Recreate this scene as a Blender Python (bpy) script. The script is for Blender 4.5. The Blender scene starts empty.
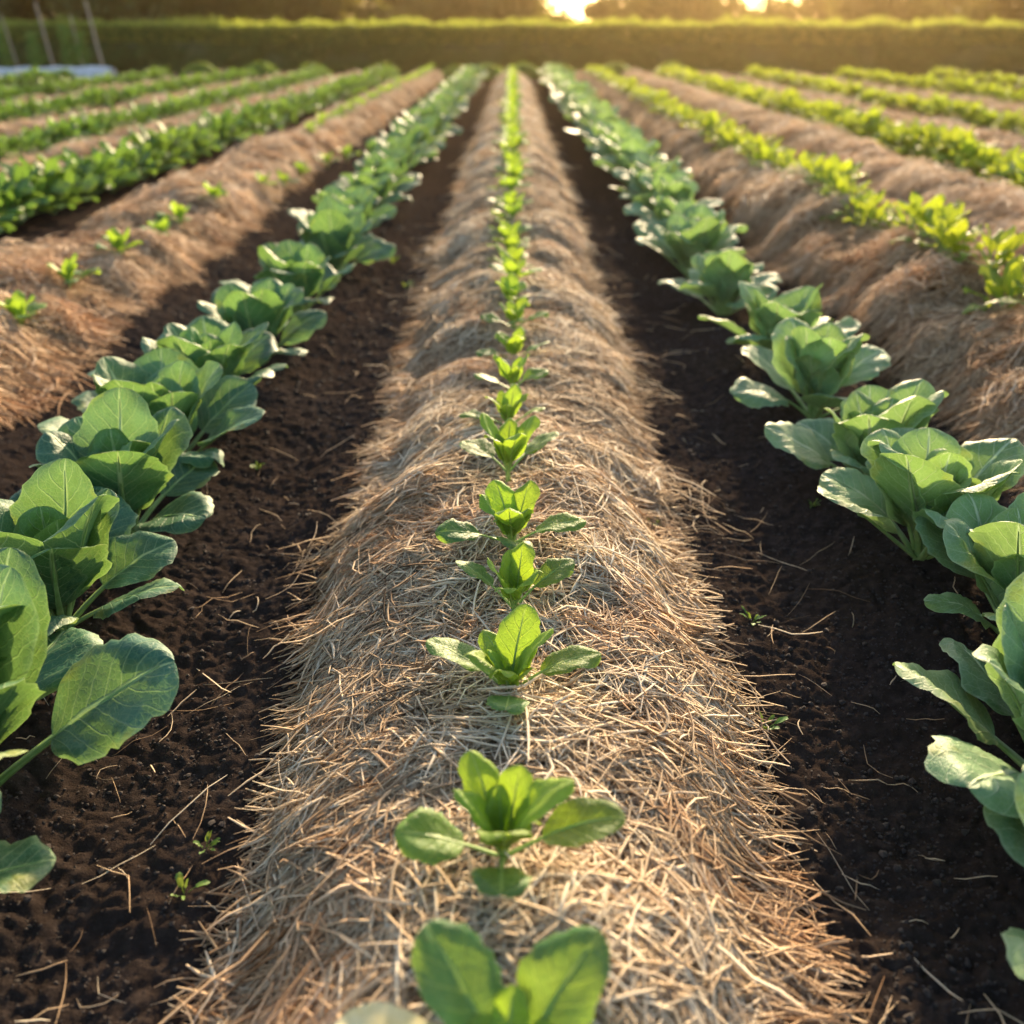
import bpy, math, random
import numpy as np

# ------------------------------------------------------------------ camera, sky, sun, exposure
S = bpy.context.scene
COL = S.collection
F, CX, CY, HOR = 1000.0, 512.0, 512.0, 30.0
H = 1.15
TH = math.atan((CY - HOR) / F)
CT, ST = math.cos(TH), math.sin(TH)
cam_d = bpy.data.cameras.new("camera")
cam = bpy.data.objects.new("camera", cam_d)
COL.objects.link(cam)
S.camera = cam
cam.location = (0, 0, H)
cam.rotation_euler = (math.pi / 2 - TH, 0, 0)
cam_d.sensor_width = 36
cam_d.lens = F / 1024 * 36
cam_d.clip_end = 1000
cam_d.clip_start = 0.02
cam_d.dof.use_dof = True
cam_d.dof.focus_distance = 1.85
cam_d.dof.aperture_fstop = 2.3

SUN_EL, SUN_AZ = math.radians(17.0), math.radians(13.0)     # azimuth to the right of +Y
w = bpy.data.worlds.new("World")
S.world = w
w.use_nodes = True
nt = w.node_tree
bg = nt.nodes["Background"]
sky = nt.nodes.new("ShaderNodeTexSky")
sky.sky_type = 'NISHITA'
sky.sun_disc = False
sky.sun_elevation = SUN_EL
sky.sun_rotation = SUN_AZ
sky.air_density = 1.0
sky.dust_density = 2.2
sky.ozone_density = 1.0
nt.links.new(sky.outputs[0], bg.inputs[0])
bg.inputs[1].default_value = 0.148
sun_d = bpy.data.lights.new("sun", 'SUN')
sun_d.energy = 5.0
sun_d.angle = math.radians(1.2)
sun_d.color = (1.0, 0.76, 0.48)
sun = bpy.data.objects.new("sun", sun_d)
COL.objects.link(sun)
sun.rotation_euler = (math.pi / 2 - SUN_EL, 0, math.pi - SUN_AZ)
S.view_settings.view_transform = 'Standard'
S.view_settings.look = 'None'
S.view_settings.gamma = 1
S.view_settings.exposure = 1.45
S.cycles.max_bounces = 8
S.cycles.transparent_max_bounces = 4
S.cycles.volume_bounces = 0
S.cycles.use_denoising = True
S.cycles.sample_clamp_indirect = 6

rs = np.random.RandomState(7)
random.seed(7)


def at(px, py, h=0.0):
    zc = F * (H - h) / (CT * (py - HOR))
    return (px - CX) * zc / F, (zc - (H - h) * ST) / CT


# ------------------------------------------------------------------ noise
_tab = np.random.RandomState(3).rand(256, 256)


def vnoise(x, y):
    xi, yi = np.floor(x).astype(int), np.floor(y).astype(int)
    fx, fy = x - xi, y - yi
    fx = fx * fx * (3 - 2 * fx)
    fy = fy * fy * (3 - 2 * fy)
    a = _tab[xi & 255, yi & 255]
    b = _tab[(xi + 1) & 255, yi & 255]
    c = _tab[xi & 255, (yi + 1) & 255]
    d = _tab[(xi + 1) & 255, (yi + 1) & 255]
    return ((a * (1 - fx) + b * fx) * (1 - fy) + (c * (1 - fx) + d * fx) * fy) * 2 - 1


def fbm(x, y, o=3, g=0.5):
    s, a = 0, 1
    for i in range(o):
        s = s + a * vnoise(x * 2 ** i + 17.3 * i, y * 2 ** i + 9.1 * i)
        a *= g
    return s


# ------------------------------------------------------------------ mesh building
class MB:
    def __init__(s):
        s.v, s.f3, s.f4, s.m3, s.m4, s.uv3, s.uv4, s.t, s.n = [], [], [], [], [], [], [], [], 0

    def add(s, v, f, uv=None, tint=0.5, mat=0):
        """v (n,3), f (m,3|4), uv (n,2) per vertex, tint per vertex"""
        v = np.asarray(v, float).reshape(-1, 3)
        f = np.asarray(f, int)
        if uv is None:
            uv = np.zeros((len(v), 2))
        s.v.append(v)
        s.t.append(np.broadcast_to(np.asarray(tint, float), (len(v),)))
        k = f.shape[1]
        (s.f3 if k == 3 else s.f4).append(f + s.n)
        (s.uv3 if k == 3 else s.uv4).append(np.asarray(uv)[f.ravel()])
        (s.m3 if k == 3 else s.m4).append(np.full(len(f), mat))
        s.n += len(v)

    def mesh(s, name, mats, smooth=True):
        me = bpy.data.meshes.new(name)
        v = np.concatenate(s.v)
        me.vertices.add(len(v))
        me.vertices.foreach_set("co", v.ravel().astype(np.float32))
        parts, uvs, ms, tot = [], [], [], []
        for fs, us, mm, k in ((s.f3, s.uv3, s.m3, 3), (s.f4, s.uv4, s.m4, 4)):
            if fs:
                f = np.concatenate(fs)
                parts.append(f.ravel())
                uvs.append(np.concatenate(us))
                ms.append(np.concatenate(mm))
                tot.append(np.full(len(f), k))
        idx = np.concatenate(parts)
        tot = np.concatenate(tot)
        me.loops.add(len(idx))
        me.loops.foreach_set("vertex_index", idx.astype(np.int32))
        me.polygons.add(len(tot))
        me.polygons.foreach_set("loop_start", np.concatenate([[0], np.cumsum(tot)[:-1]]).astype(np.int32))
        me.polygons.foreach_set("loop_total", tot.astype(np.int32))
        me.polygons.foreach_set("material_index", np.concatenate(ms).astype(np.int32))
        me.polygons.foreach_set("use_smooth", np.full(len(tot), smooth))
        ul = me.uv_layers.new(name="UVMap")
        ul.data.foreach_set("uv", np.concatenate(uvs).ravel().astype(np.float32))
        at_ = me.attributes.new("tint", 'FLOAT', 'POINT')
        at_.data.foreach_set("value", np.concatenate(s.t).astype(np.float32))
        for m in mats:
            me.materials.append(m)
        me.update(calc_edges=True)
        return me

    def build(s, name, mats, parent=None, smooth=True):
        o = bpy.data.objects.new(name, s.mesh(name, mats, smooth))
        COL.objects.link(o)
        o.parent = parent
        return o


def tag(o, label, cat=None, group=None, kind=None):
    o["label"] = label
    if cat:
        o["category"] = cat
    if group:
        o["group"] = group
    if kind:
        o["kind"] = kind
    return o


def empty(name, loc=(0, 0, 0)):
    o = bpy.data.objects.new(name, None)
    o.empty_display_size = 0.1
    COL.objects.link(o)
    o.location = loc
    return o


def copy_tree(o, parent=None):
    c = o.copy()
    COL.objects.link(c)
    c.parent = parent
    for ch in o.children:
        copy_tree(ch, c)
    return c


def gridfaces(nu, nv):
    """grid of (nu+1)*(nv+1) vertices"""
    i, j = np.meshgrid(np.arange(nu), np.arange(nv), indexing='ij')
    a = (i * (nv + 1) + j).ravel()
    return np.stack([a, a + 1, a + nv + 2, a + nv + 1], 1)


# ------------------------------------------------------------------ materials
def mat(name):
    m = bpy.data.materials.new(name)
    m.use_nodes = True
    t = m.node_tree
    t.nodes.clear()
    out = t.nodes.new("ShaderNodeOutputMaterial")
    return m, t, out


class G:
    """tiny node helper"""
    def __init__(s, t):
        s.t = t

    def n(s, typ, **kw):
        nd = s.t.nodes.new(typ)
        for k, v in kw.items():
            if k == 'i':
                for a, b in v.items():
                    s.put(nd.inputs[a], b)
            else:
                setattr(nd, k, v)
        return nd

    def put(s, sock, val):
        if isinstance(val, bpy.types.NodeSocket):
            s.t.links.new(val, sock)
        elif isinstance(val, bpy.types.Node):
            s.t.links.new(val.outputs[0], sock)
        elif isinstance(val, (tuple, list)) and len(val) == 3 and sock.type == 'RGBA':
            sock.default_value = (*val, 1)
        else:
            sock.default_value = val

    def math(s, op, a, b=0.0, c=0.0, clamp=False):
        nd = s.t.nodes.new("ShaderNodeMath")
        nd.operation = op
        nd.use_clamp = clamp
        for k, v in enumerate((a, b, c)):
            s.put(nd.inputs[k], v)
        return nd.outputs[0]

    def mix(s, fac, a, b, blend='MIX'):
        nd = s.t.nodes.new("ShaderNodeMix")
        nd.data_type = 'RGBA'
        nd.blend_type = blend
        s.put(nd.inputs[0], fac)
        s.put(nd.inputs[6], a)
        s.put(nd.inputs[7], b)
        return nd.outputs[2]

    def noise(s, vec, scale, detail=3, rough=0.5):
        nd = s.n("ShaderNodeTexNoise", i={'Scale': scale, 'Detail': detail, 'Roughness': rough})
        if vec is not None:
            s.put(nd.inputs['Vector'], vec)
        return nd.outputs[0]

    def ramp(s, fac, stops):
        nd = s.t.nodes.new("ShaderNodeValToRGB")
        cr = nd.color_ramp
        while len(cr.elements) < len(stops):
            cr.elements.new(0.5)
        for e, (p, c) in zip(cr.elements, stops):
            e.position = p
            e.color = (*c, 1)
        s.put(nd.inputs[0], fac)
        return nd.outputs[0]

    def smooth(s, x, a, b):
        nd = s.n("ShaderNodeMapRange", interpolation_type='SMOOTHSTEP')
        s.put(nd.inputs[0], x)
        nd.inputs[1].default_value = a
        nd.inputs[2].default_value = b
        return nd.outputs[0]


def leaf_material(name, dark, light, young, vein, trans=(0.22, 0.36, 0.04), tfac=0.34, rough=0.46, nveins=7.0):
    m, t, out = mat(name)
    g = G(t)
    uv = g.n("ShaderNodeUVMap").outputs[0]
    sep = g.n("ShaderNodeSeparateXYZ", i={0: uv})
    tint = g.n("ShaderNodeAttribute", attribute_name="tint").outputs['Fac']
    oi = g.n("ShaderNodeObjectInfo").outputs['Random']
    pos = g.n("ShaderNodeTexCoord").outputs['Object']
    a = g.math('ABSOLUTE', sep.outputs[0])
    warp = g.math('MULTIPLY', g.math('SUBTRACT', g.noise(pos, 18, 2), 0.5), 0.10)
    q = g.math('ADD', g.math('MULTIPLY', g.math('SUBTRACT', g.math('ADD', sep.outputs[1], warp), g.math('MULTIPLY', a, 0.34)), nveins),
               g.math('MULTIPLY', g.math('GREATER_THAN', sep.outputs[0], 0.0), 0.45))
    d = g.math('ABSOLUTE', g.math('SUBTRACT', g.math('FRACT', q), 0.5))
    lat = g.math('MULTIPLY', g.math('SUBTRACT', 1.0, g.smooth(d, 0.0, 0.075)), g.math('SUBTRACT', 1.0, g.math('MULTIPLY', a, 0.75)))
    midw = g.math('SUBTRACT', 1.0, g.smooth(a, 0.02, 0.07))
    # fine net of small veins
    vor = g.n("ShaderNodeTexVoronoi", feature='DISTANCE_TO_EDGE', i={'Vector': pos, 'Scale': 110.0})
    net = g.math('SUBTRACT', 1.0, g.smooth(vor.outputs[0], 0.0, 0.12))
    veins = g.math('MAXIMUM', g.math('MULTIPLY', lat, 0.75), midw)
    blotch = g.noise(pos, 14, 4, 0.6)
    c = g.mix(g.smooth(blotch, 0.3, 0.7), dark, light)
    c = g.mix(tint, c, young)
    hs = g.n("ShaderNodeHueSaturation")
    g.put(hs.inputs['Hue'], g.math('ADD', 0.485, g.math('MULTIPLY', oi, 0.03)))
    g.put(hs.inputs['Value'], g.math('ADD', 0.85, g.math('MULTIPLY', g.math('FRACT', g.math('MULTIPLY', oi, 7.31)), 0.35)))
    g.put(hs.inputs['Color'], c)
    c = hs.outputs[0]
    spots = g.smooth(g.noise(pos, 55, 2), 0.70, 0.78)
    c = g.mix(g.math('MULTIPLY', spots, 0.35), c, (0.25, 0.22, 0.06))
    yel = g.smooth(g.math('ADD', g.noise(pos, 9, 3, 0.7), g.math('MULTIPLY', a, 0.22)), 0.74, 0.86)
    c = g.mix(g.math('MULTIPLY', yel, 0.6), c, (0.30, 0.30, 0.05))
    edge = g.math('MULTIPLY', g.smooth(a, 0.93, 1.0), 0.35)
    c = g.mix(edge, c, vein)
    c = g.mix(g.math('MULTIPLY', net, 0.16), c, vein)
    c = g.mix(veins, c, vein)
    hgt = g.math('SUBTRACT', g.math('MULTIPLY', g.noise(pos, 60, 3, 0.6), 0.7), g.math('ADD', g.math('MULTIPLY', veins, 0.9), g.math('MULTIPLY', net, 0.12)))
    bmp = g.n("ShaderNodeBump", i={'Strength': 0.6, 'Distance': 0.005, 'Height': hgt})
    p = g.n("ShaderNodeBsdfPrincipled", i={'Base Color': c, 'Normal': bmp.outputs[0]})
    g.put(p.inputs['Roughness'], g.math('ADD', rough, g.math('MULTIPLY', blotch, 0.16)))
    p.inputs['Specular IOR Level'].default_value = 0.38
    tc = g.mix(0.55, c, trans)
    tr = g.n("ShaderNodeBsdfTranslucent", i={'Color': tc, 'Normal': bmp.outputs[0]})
    mx = g.n("ShaderNodeMixShader", i={0: tfac, 1: p.outputs[0], 2: tr.outputs[0]})
    t.links.new(mx.outputs[0], out.inputs[0])
    return m


def simple(name, col, rough=0.7, col2=None, scale=20, trans=0.0, bump=0.0):
    m, t, out = mat(name)
    g = G(t)
    pos = g.n("ShaderNodeTexCoord").outputs['Object']
    nz = g.noise(pos, scale, 4, 0.6)
    c = g.mix(g.smooth(nz, 0.3, 0.7), col, col2 or tuple(x * 1.5 for x in col))
    p = g.n("ShaderNodeBsdfPrincipled", i={'Base Color': c, 'Roughness': rough})
    if bump:
        b = g.n("ShaderNodeBump", i={'Strength': 0.6, 'Distance': bump, 'Height': nz})
        g.put(p.inputs['Normal'], b.outputs[0])
    sh = p.outputs[0]
    if trans:
        tr = g.n("ShaderNodeBsdfTranslucent", i={'Color': c})
        sh = g.n("ShaderNodeMixShader", i={0: trans, 1: sh, 2: tr.outputs[0]}).outputs[0]
    t.links.new(sh, out.inputs[0])
    return m


def foliage_material(name, a, b, trans=0.35, tcol=(0.35, 0.35, 0.04)):
    m, t, out = mat(name)
    g = G(t)
    tint = g.n("ShaderNodeAttribute", attribute_name="tint").outputs['Fac']
    oi = g.n("ShaderNodeObjectInfo").outputs['Random']
    c = g.mix(tint, a, b)
    hs = g.n("ShaderNodeHueSaturation")
    g.put(hs.inputs['Hue'], g.math('ADD', 0.475, g.math('MULTIPLY', oi, 0.04)))
    g.put(hs.inputs['Color'], c)
    c = hs.outputs[0]
    p = g.n("ShaderNodeBsdfPrincipled", i={'Base Color': c, 'Roughness': 0.6})
    tr = g.n("ShaderNodeBsdfTranslucent", i={'Color': g.mix(0.5, c, tcol)})
    mx = g.n("ShaderNodeMixShader", i={0: trans, 1: p.outputs[0], 2: tr.outputs[0]})
    t.links.new(mx.outputs[0], out.inputs[0])
    return m


def soil_material():
    m, t, out = mat("soil")
    g = G(t)
    pos = g.n("ShaderNodeTexCoord").outputs['Object']
    n1 = g.noise(pos, 2.2, 5, 0.6)
    n2 = g.noise(pos, 38, 6, 0.7)
    n3 = g.noise(pos, 260, 4, 0.7)
    c = g.ramp(n2, [(0.25, (0.014, 0.0112, 0.0098)), (0.5, (0.030, 0.0235, 0.0205)), (0.75, (0.066, 0.051, 0.043))])
    c = g.mix(g.smooth(n1, 0.35, 0.7), c, g.mix(0.5, c, (0.045, 0.030, 0.022)))
    fl = g.smooth(g.noise(pos, 420, 2), 0.70, 0.76)
    c = g.mix(g.math('MULTIPLY', fl, 0.5), c, (0.20, 0.13, 0.08))
    h = g.math('ADD', g.math('MULTIPLY', n2, 1.0), g.math('MULTIPLY', n3, 0.35))
    b = g.n("ShaderNodeBump", i={'Strength': 0.9, 'Distance': 0.012, 'Height': h})
    p = g.n("ShaderNodeBsdfDiffuse", i={'Color': c, 'Roughness': 0.3, 'Normal': b.outputs[0]})
    t.links.new(p.outputs[0], out.inputs[0])
    return m


def straw_material(name, base=False, tone=1.0):
    m, t, out = mat(name)
    g = G(t)
    tint = g.n("ShaderNodeAttribute", attribute_name="tint").outputs['Fac']
    pos = g.n("ShaderNodeTexCoord").outputs['Object']
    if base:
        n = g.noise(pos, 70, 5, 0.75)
        c = g.ramp(n, [(0.3, (0.035, 0.022, 0.014)), (0.55, (0.11, 0.07, 0.042)), (0.75, (0.26, 0.17, 0.10))])  # base colour darkened to stand for shadow between the straws
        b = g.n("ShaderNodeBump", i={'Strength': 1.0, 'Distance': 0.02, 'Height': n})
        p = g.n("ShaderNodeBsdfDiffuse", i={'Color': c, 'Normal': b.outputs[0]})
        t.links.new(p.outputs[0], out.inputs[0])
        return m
    c = g.ramp(tint, [(0.0, (0.13, 0.08, 0.044)), (0.2, (0.36, 0.245, 0.145)), (0.5, (0.60, 0.45, 0.28)),
                      (0.75, (0.72, 0.57, 0.38)), (1.0, (0.84, 0.73, 0.54))])
    patch = g.smooth(g.noise(pos, 3.2, 4, 0.6), 0.48, 0.68)
    c = g.mix(g.math('MULTIPLY', patch, 0.6), c, g.mix(0.5, c, (0.62, 0.27, 0.08)))
    c = g.mix(g.math('MULTIPLY', g.smooth(g.noise(pos, 160, 3), 0.5, 0.75), 0.3), c, (0.16, 0.09, 0.05))
    if tone != 1.0:
        c = g.mix(1.0, c, (tone * 1.0, tone * 0.92, tone * 0.86), 'MULTIPLY')
    p = g.n("ShaderNodeBsdfPrincipled", i={'Base Color': c, 'Roughness': 0.75})
    p.inputs['Specular IOR Level'].default_value = 0.15
    tr = g.n("ShaderNodeBsdfTranslucent", i={'Color': c})
    mx = g.n("ShaderNodeMixShader", i={0: 0.22, 1: p.outputs[0], 2: tr.outputs[0]})
    t.links.new(mx.outputs[0], out.inputs[0])
    return m


M_CAB = leaf_material("cabbage_leaf", (0.022, 0.098, 0.054), (0.052, 0.168, 0.098), (0.12, 0.25, 0.05), (0.40, 0.52, 0.24))
M_CAB_R = leaf_material("pale_cabbage_leaf", (0.10, 0.21, 0.095), (0.18, 0.31, 0.14), (0.27, 0.38, 0.08), (0.50, 0.60, 0.36))  # paler row, colour lightened further for the sun and haze washing over it
M_SEED = leaf_material("seedling_leaf", (0.030, 0.12, 0.035), (0.065, 0.19, 0.05), (0.26, 0.40, 0.030), (0.36, 0.48, 0.12),
                       trans=(0.42, 0.58, 0.02), tfac=0.42, nveins=5.0)
M_DARK = leaf_material("dark_vegetable_leaf", (0.018, 0.075, 0.016), (0.045, 0.13, 0.024), (0.13, 0.24, 0.025), (0.26, 0.36, 0.10))
M_YEL = leaf_material("yellow_green_vegetable_leaf", (0.045, 0.12, 0.014), (0.10, 0.20, 0.02), (0.28, 0.38, 0.025), (0.38, 0.46, 0.10),
                      trans=(0.5, 0.55, 0.02), tfac=0.42)
M_STALK = simple("leaf_stalk", (0.16, 0.28, 0.07), 0.45, (0.26, 0.38, 0.13), 30, trans=0.15)
M_STALK_Y = simple("seedling_stalk", (0.20, 0.34, 0.06), 0.45, (0.30, 0.44, 0.10), 30, trans=0.15)
M_WILT = simple("wilted_leaf", (0.68, 0.58, 0.26), 0.6, (0.80, 0.72, 0.42), 25, trans=0.3)
M_SOIL = soil_material()
M_CLOD = simple("soil_crumb", (0.020, 0.015, 0.012), 0.95, (0.045, 0.032, 0.025), 60)
M_STRAW = straw_material("straw")
M_STRAW_SIDE = straw_material("side_bed_straw", tone=0.98)  # slightly darker, redder straw for all beds but the central one
M_STRAWB = straw_material("shaded_straw_underlayer", True)
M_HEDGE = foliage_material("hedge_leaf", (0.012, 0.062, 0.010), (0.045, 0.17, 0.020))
M_HTIP = foliage_material("sunlit_hedge_tip", (0.16, 0.24, 0.03), (0.36, 0.42, 0.06), 0.55)  # pale tip colour carries the sun raking through the hedge top
M_TREE = foliage_material("tree_leaf", (0.018, 0.040, 0.010), (0.07, 0.115, 0.02), 0.5, (0.42, 0.34, 0.05))
M_BARK = simple("bark", (0.06, 0.045, 0.03), 0.9, (0.12, 0.09, 0.06), 12, bump=0.02)
M_STAKE = simple("stake_wood", (0.30, 0.21, 0.14), 0.8, (0.46, 0.34, 0.24), 14, bump=0.003)
M_BUSH = foliage_material("bush_leaf", (0.05, 0.17, 0.025), (0.16, 0.34, 0.05), 0.45)
M_FLEECE = simple("white_fleece", (0.55, 0.57, 0.58), 0.8, (0.75, 0.76, 0.76), 6, trans=0.3, bump=0.02)
M_HOOP = simple("hoop_metal", (0.4, 0.4, 0.4), 0.5)
M_WEED = foliage_material("weed_leaf", (0.05, 0.16, 0.02), (0.14, 0.30, 0.04), 0.4)

# ------------------------------------------------------------------ terrain
BEDS = [  # name, centre x, half width, height, y range
    (0.0, 0.385, 0.15), (-2.14, 0.39, 0.17), (1.97, 0.41, 0.17), (3.15, 0.39, 0.15),
    (-4.0, 0.42, 0.12), (-5.65, 0.45, 0.10), (-7.6, 0.5, 0.10), (5.0, 0.5, 0.12), (7.2, 0.5, 0.10)]
Y_END = 28.6


def ground_h(x, y):
    ax = np.abs(x)
    h = 0.035 * np.exp(-((ax - 0.97) / 0.22) ** 2) - 0.03 * np.exp(-((ax - 0.64) / 0.14) ** 2) - 0.085 * np.exp(-((ax - 1.42) / 0.17) ** 2)
    h = h + 0.022 * fbm(x * 1.6, y * 1.6, 2)
    near = np.clip(1.6 - y / 9.0, 0.15, 1)
    b = fbm(x * 9, y * 9, 3, 0.55)
    bil = np.abs(fbm(x * 22 + 5, y * 22, 2, 0.5))
    h = h + near * (0.006 * b + 0.012 * np.minimum(bil, 0.7) + 0.0075 * np.minimum(np.abs(fbm(x * 47 + 5, y * 47, 2, 0.6)), 0.7) + 0.0028 * fbm(x * 100, y * 100 + 3, 1))
    far = np.clip((y - 32) / 20, 0, 1)
    return h * (1 - far) + far * 0.0


def bed_h(x, y, b):
    c, hw, ht = b
    s = x - c
    side = np.where(s > 0, 40.0, 0.0)
    ww = hw * (1 + 0.15 * vnoise(y * 2.0 + side + c * 9, side + 3.3 + 0 * y) + 0.12 * vnoise(y * 5.1 + side, c * 3 + side + 0 * y))
    if c == 0:
        ww = ww * np.clip(0.80 + 0.2 * (y - 0.8) / 0.7, 0.78, 1.0)
    r = np.clip(np.abs(s) / ww, 0, 1.6)
    prof = np.where(r < 1, (1 - np.minimum(r, 1) ** 2.4) ** 0.8, -2.2 * (r - 1))
    hh = ht * (1 + 0.13 * vnoise(y * 2.1 + c * 5, 0 * y + 1.7) + 0.06 * vnoise(y * 5.0 + c, x * 2.0))
    h = hh * prof
    lump = (0.028 if c == 0 else 0.035) * 1.25 * vnoise(y * 2.7 + c * 7 + 0.4 * x, x * 1.1 + c) + 0.016 * np.abs(vnoise(y * 6.5 + c, x * 3.2))
    return h + (lump + 0.018 * fbm(x * 5 + c, y * 5, 3) + (0 if c == 0 else 0.016) * np.abs(fbm(x * 11, y * 11 + c, 2))) * np.clip(1.25 - r, 0, 1)


M = MB()
ys = [0.80]
while ys[-1] < 31.0:
    ys.append(ys[-1] + 0.0055 * max(1.0, ys[-1] / 2.0) ** 1.4)
ys = [-30, -10, -3, -1, 0, 0.4, 0.6, 0.7] + ys + [34, 40, 50, 65, 90, 130, 190]
xs = [0.0]
while xs[-1] < 14:
    a = xs[-1]
    xs.append(a + (0.04 if a < 0.34 else 0.0055 if a < 1.5 else 0.012 if a < 2.6 else 0.03 if a < 4 else 0.08))
xs = xs + [16, 20, 30, 45, 70, 110, 190]
xs = np.array([-v for v in xs[:0:-1]] + xs)
ys = np.array(ys, float)
Y, X = np.meshgrid(ys, xs, indexing='ij')
Z = ground_h(X, Y)
Z = Z + np.where(Y < 0.25, 0, 0)
f = gridfaces(len(ys) - 1, len(xs) - 1)[:, ::1]
M.add(np.stack([X, Y, Z], -1), f)
ground = M.build("ground", [M_SOIL])
tag(ground, "dark brown crumbly soil of the field between the beds", "ground", kind="structure")
print("ground verts", len(ys) * len(xs))


# ------------------------------------------------------------------ straw
def strands(M, n, xs, ys, surf, lmin, lmax, wmin, wmax, lift=0.02, along=0.0, prism=True, seg=4, rough=1.0, tint_lo=0.05):
    """xs, ys: centres; surf(x, y): height; strands lie on it, bent and tilted a little"""
    L = lmin + (lmax - lmin) * rs.rand(n) ** 1.8
    W = wmin + (wmax - wmin) * rs.rand(n) ** 1.6
    fld = fbm(xs * 3.1 + 7, ys * 3.1, 2) * 3.0
    az = np.where(rs.rand(n) < 0.22, fld + rs.randn(n) * 0.6, rs.rand(n) * math.pi * 2)
    if along:
        az = np.where(rs.rand(n) < along, np.where(xs > 0, 0, math.pi) + rs.randn(n) * 0.7, az)
    curv = rs.randn(n) * rough * 0.38 * np.where(rs.rand(n) < 0.15, 3.5, 1)
    t = np.linspace(-0.5, 0.5, seg + 1)
    A = az[:, None] + curv[:, None] * t[None, :] + (rs.rand(n) < 0.12)[:, None] * np.where(t > 0, 0.7, 0)[None, :]
    dl = (L / seg)[:, None]
    px = np.cumsum(np.cos(A) * dl, 1)
    py = np.cumsum(np.sin(A) * dl, 1)
    mid = seg // 2
    px = px - px[:, mid:mid + 1] + xs[:, None]
    py = py - py[:, mid:mid + 1] + ys[:, None]
    pz = surf(px, py)
    # stiff strand: blend surface-following with straight line through it
    lin = pz[:, :1] + (pz[:, -1:] - pz[:, :1]) * (t + 0.5)[None, :]
    pz = np.maximum(pz * 0.55 + lin * 0.45, pz)
    off = rs.rand(n) ** 1.3 * lift * np.clip(1.0 + 1.7 * fbm(xs * 4.5 + 3, ys * 4.5, 2), 0.25, 3.0)
    tilt = rs.randn(n) * 0.10 * rough
    arch = rs.rand(n) * 0.10 * rough
    lay = off[:, None] + tilt[:, None] * (t * L[:, None]) + (arch * L)[:, None] * (0.25 - t * t)[None, :] * 2
    pz = pz + lay + 0.002
    pz = np.maximum(pz, ground_h(px, py) + 0.001)
    P = np.stack([px, py, pz], -1)
    T = np.gradient(P, axis=1)
    T /= np.linalg.norm(T, axis=2, keepdims=True) + 1e-9
    roll = rs.rand(n) * math.pi
    up = np.array([0, 0, 1.0])
    sd = np.cross(T, up)
    sd /= np.linalg.norm(sd, axis=2, keepdims=True) + 1e-6
    nn = np.cross(sd, T)
    tap = 1 - 0.55 * np.abs(t * 2) ** 3
    wv = (W[:, None] * tap[None, :])[:, :, None] * 0.5
    tint = np.clip(tint_lo + rs.rand(n) * 0.8 + 0.25 * (off / max(lift, 1e-6)) - 0.08 + 0.10 * rs.randn(n), 0, 1)
    k = 3 if prism else 2
    ring = []
    for q in range(k):
        ang = (roll + q * 2 * math.pi / k)[:, None, None] if prism else (roll * 0.5 - 0.8 + q * math.pi)[:, None, None]
        ring.append(P + (sd * np.cos(ang) + nn * np.sin(ang)) * wv)
    V = np.stack(ring, 2)                      # n, seg+1, k, 3
    base = (np.arange(n) * (seg + 1) * k)[:, None, None]
    i = np.arange(seg)[None, :, None]
    q = np.arange(k if prism else 1)[None, None, :]
    q2 = (q + 1) % k
    a = base + i * k + q
    b = base + i * k + q2
    c = base + (i + 1) * k + q2
    d = base + (i + 1) * k + q
    Fq = np.stack([a + 0 * b, b, c, d], -1).reshape(-1, 4)
    M.add(V.reshape(-1, 3), Fq, tint=np.repeat(tint, (seg + 1) * k))


def samp_bed(n, b, y0, y1, spread=1.05, p=1.0):
    """sample strand centres over a bed, denser towards y0"""
    c, hw, ht = b
    u = rs.rand(n)
    ys = y0 * (y1 / y0) ** (u ** p)
    xs = c + hw * spread * (rs.rand(n) * 2 - 1)
    return xs, ys


def fringe(n, b, y0, y1, inner_only=None):
    c, hw, ht = b
    ys = y0 * (y1 / y0) ** rs.rand(n)
    sg = np.where(rs.rand(n) < 0.5, -1, 1) if inner_only is None else np.full(n, inner_only)
    gate = vnoise(ys * 3.3 + sg * 11, sg * 5.0 + 0 * ys)
    xs = c + sg * (hw * 0.93 * (np.clip(0.80 + 0.2 * (ys - 0.8) / 0.7, 0.78, 1.0) if c == 0 else 1.0) + np.abs(rs.randn(n)) * 0.035 * (1.0 + 1.3 * gate))
    return xs, ys


def bed_surf(b):
    return lambda x, y: np.maximum(bed_h(x, y, b), ground_h(x, y))


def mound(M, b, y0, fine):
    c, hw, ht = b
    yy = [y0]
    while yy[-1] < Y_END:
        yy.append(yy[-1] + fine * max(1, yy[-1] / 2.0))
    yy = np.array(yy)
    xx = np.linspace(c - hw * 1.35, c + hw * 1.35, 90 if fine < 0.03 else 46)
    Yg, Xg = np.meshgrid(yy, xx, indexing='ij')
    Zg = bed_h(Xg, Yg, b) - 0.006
    M.add(np.stack([Xg, Yg, Zg], -1), gridfaces(len(yy) - 1, len(xx) - 1), mat=1)


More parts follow.
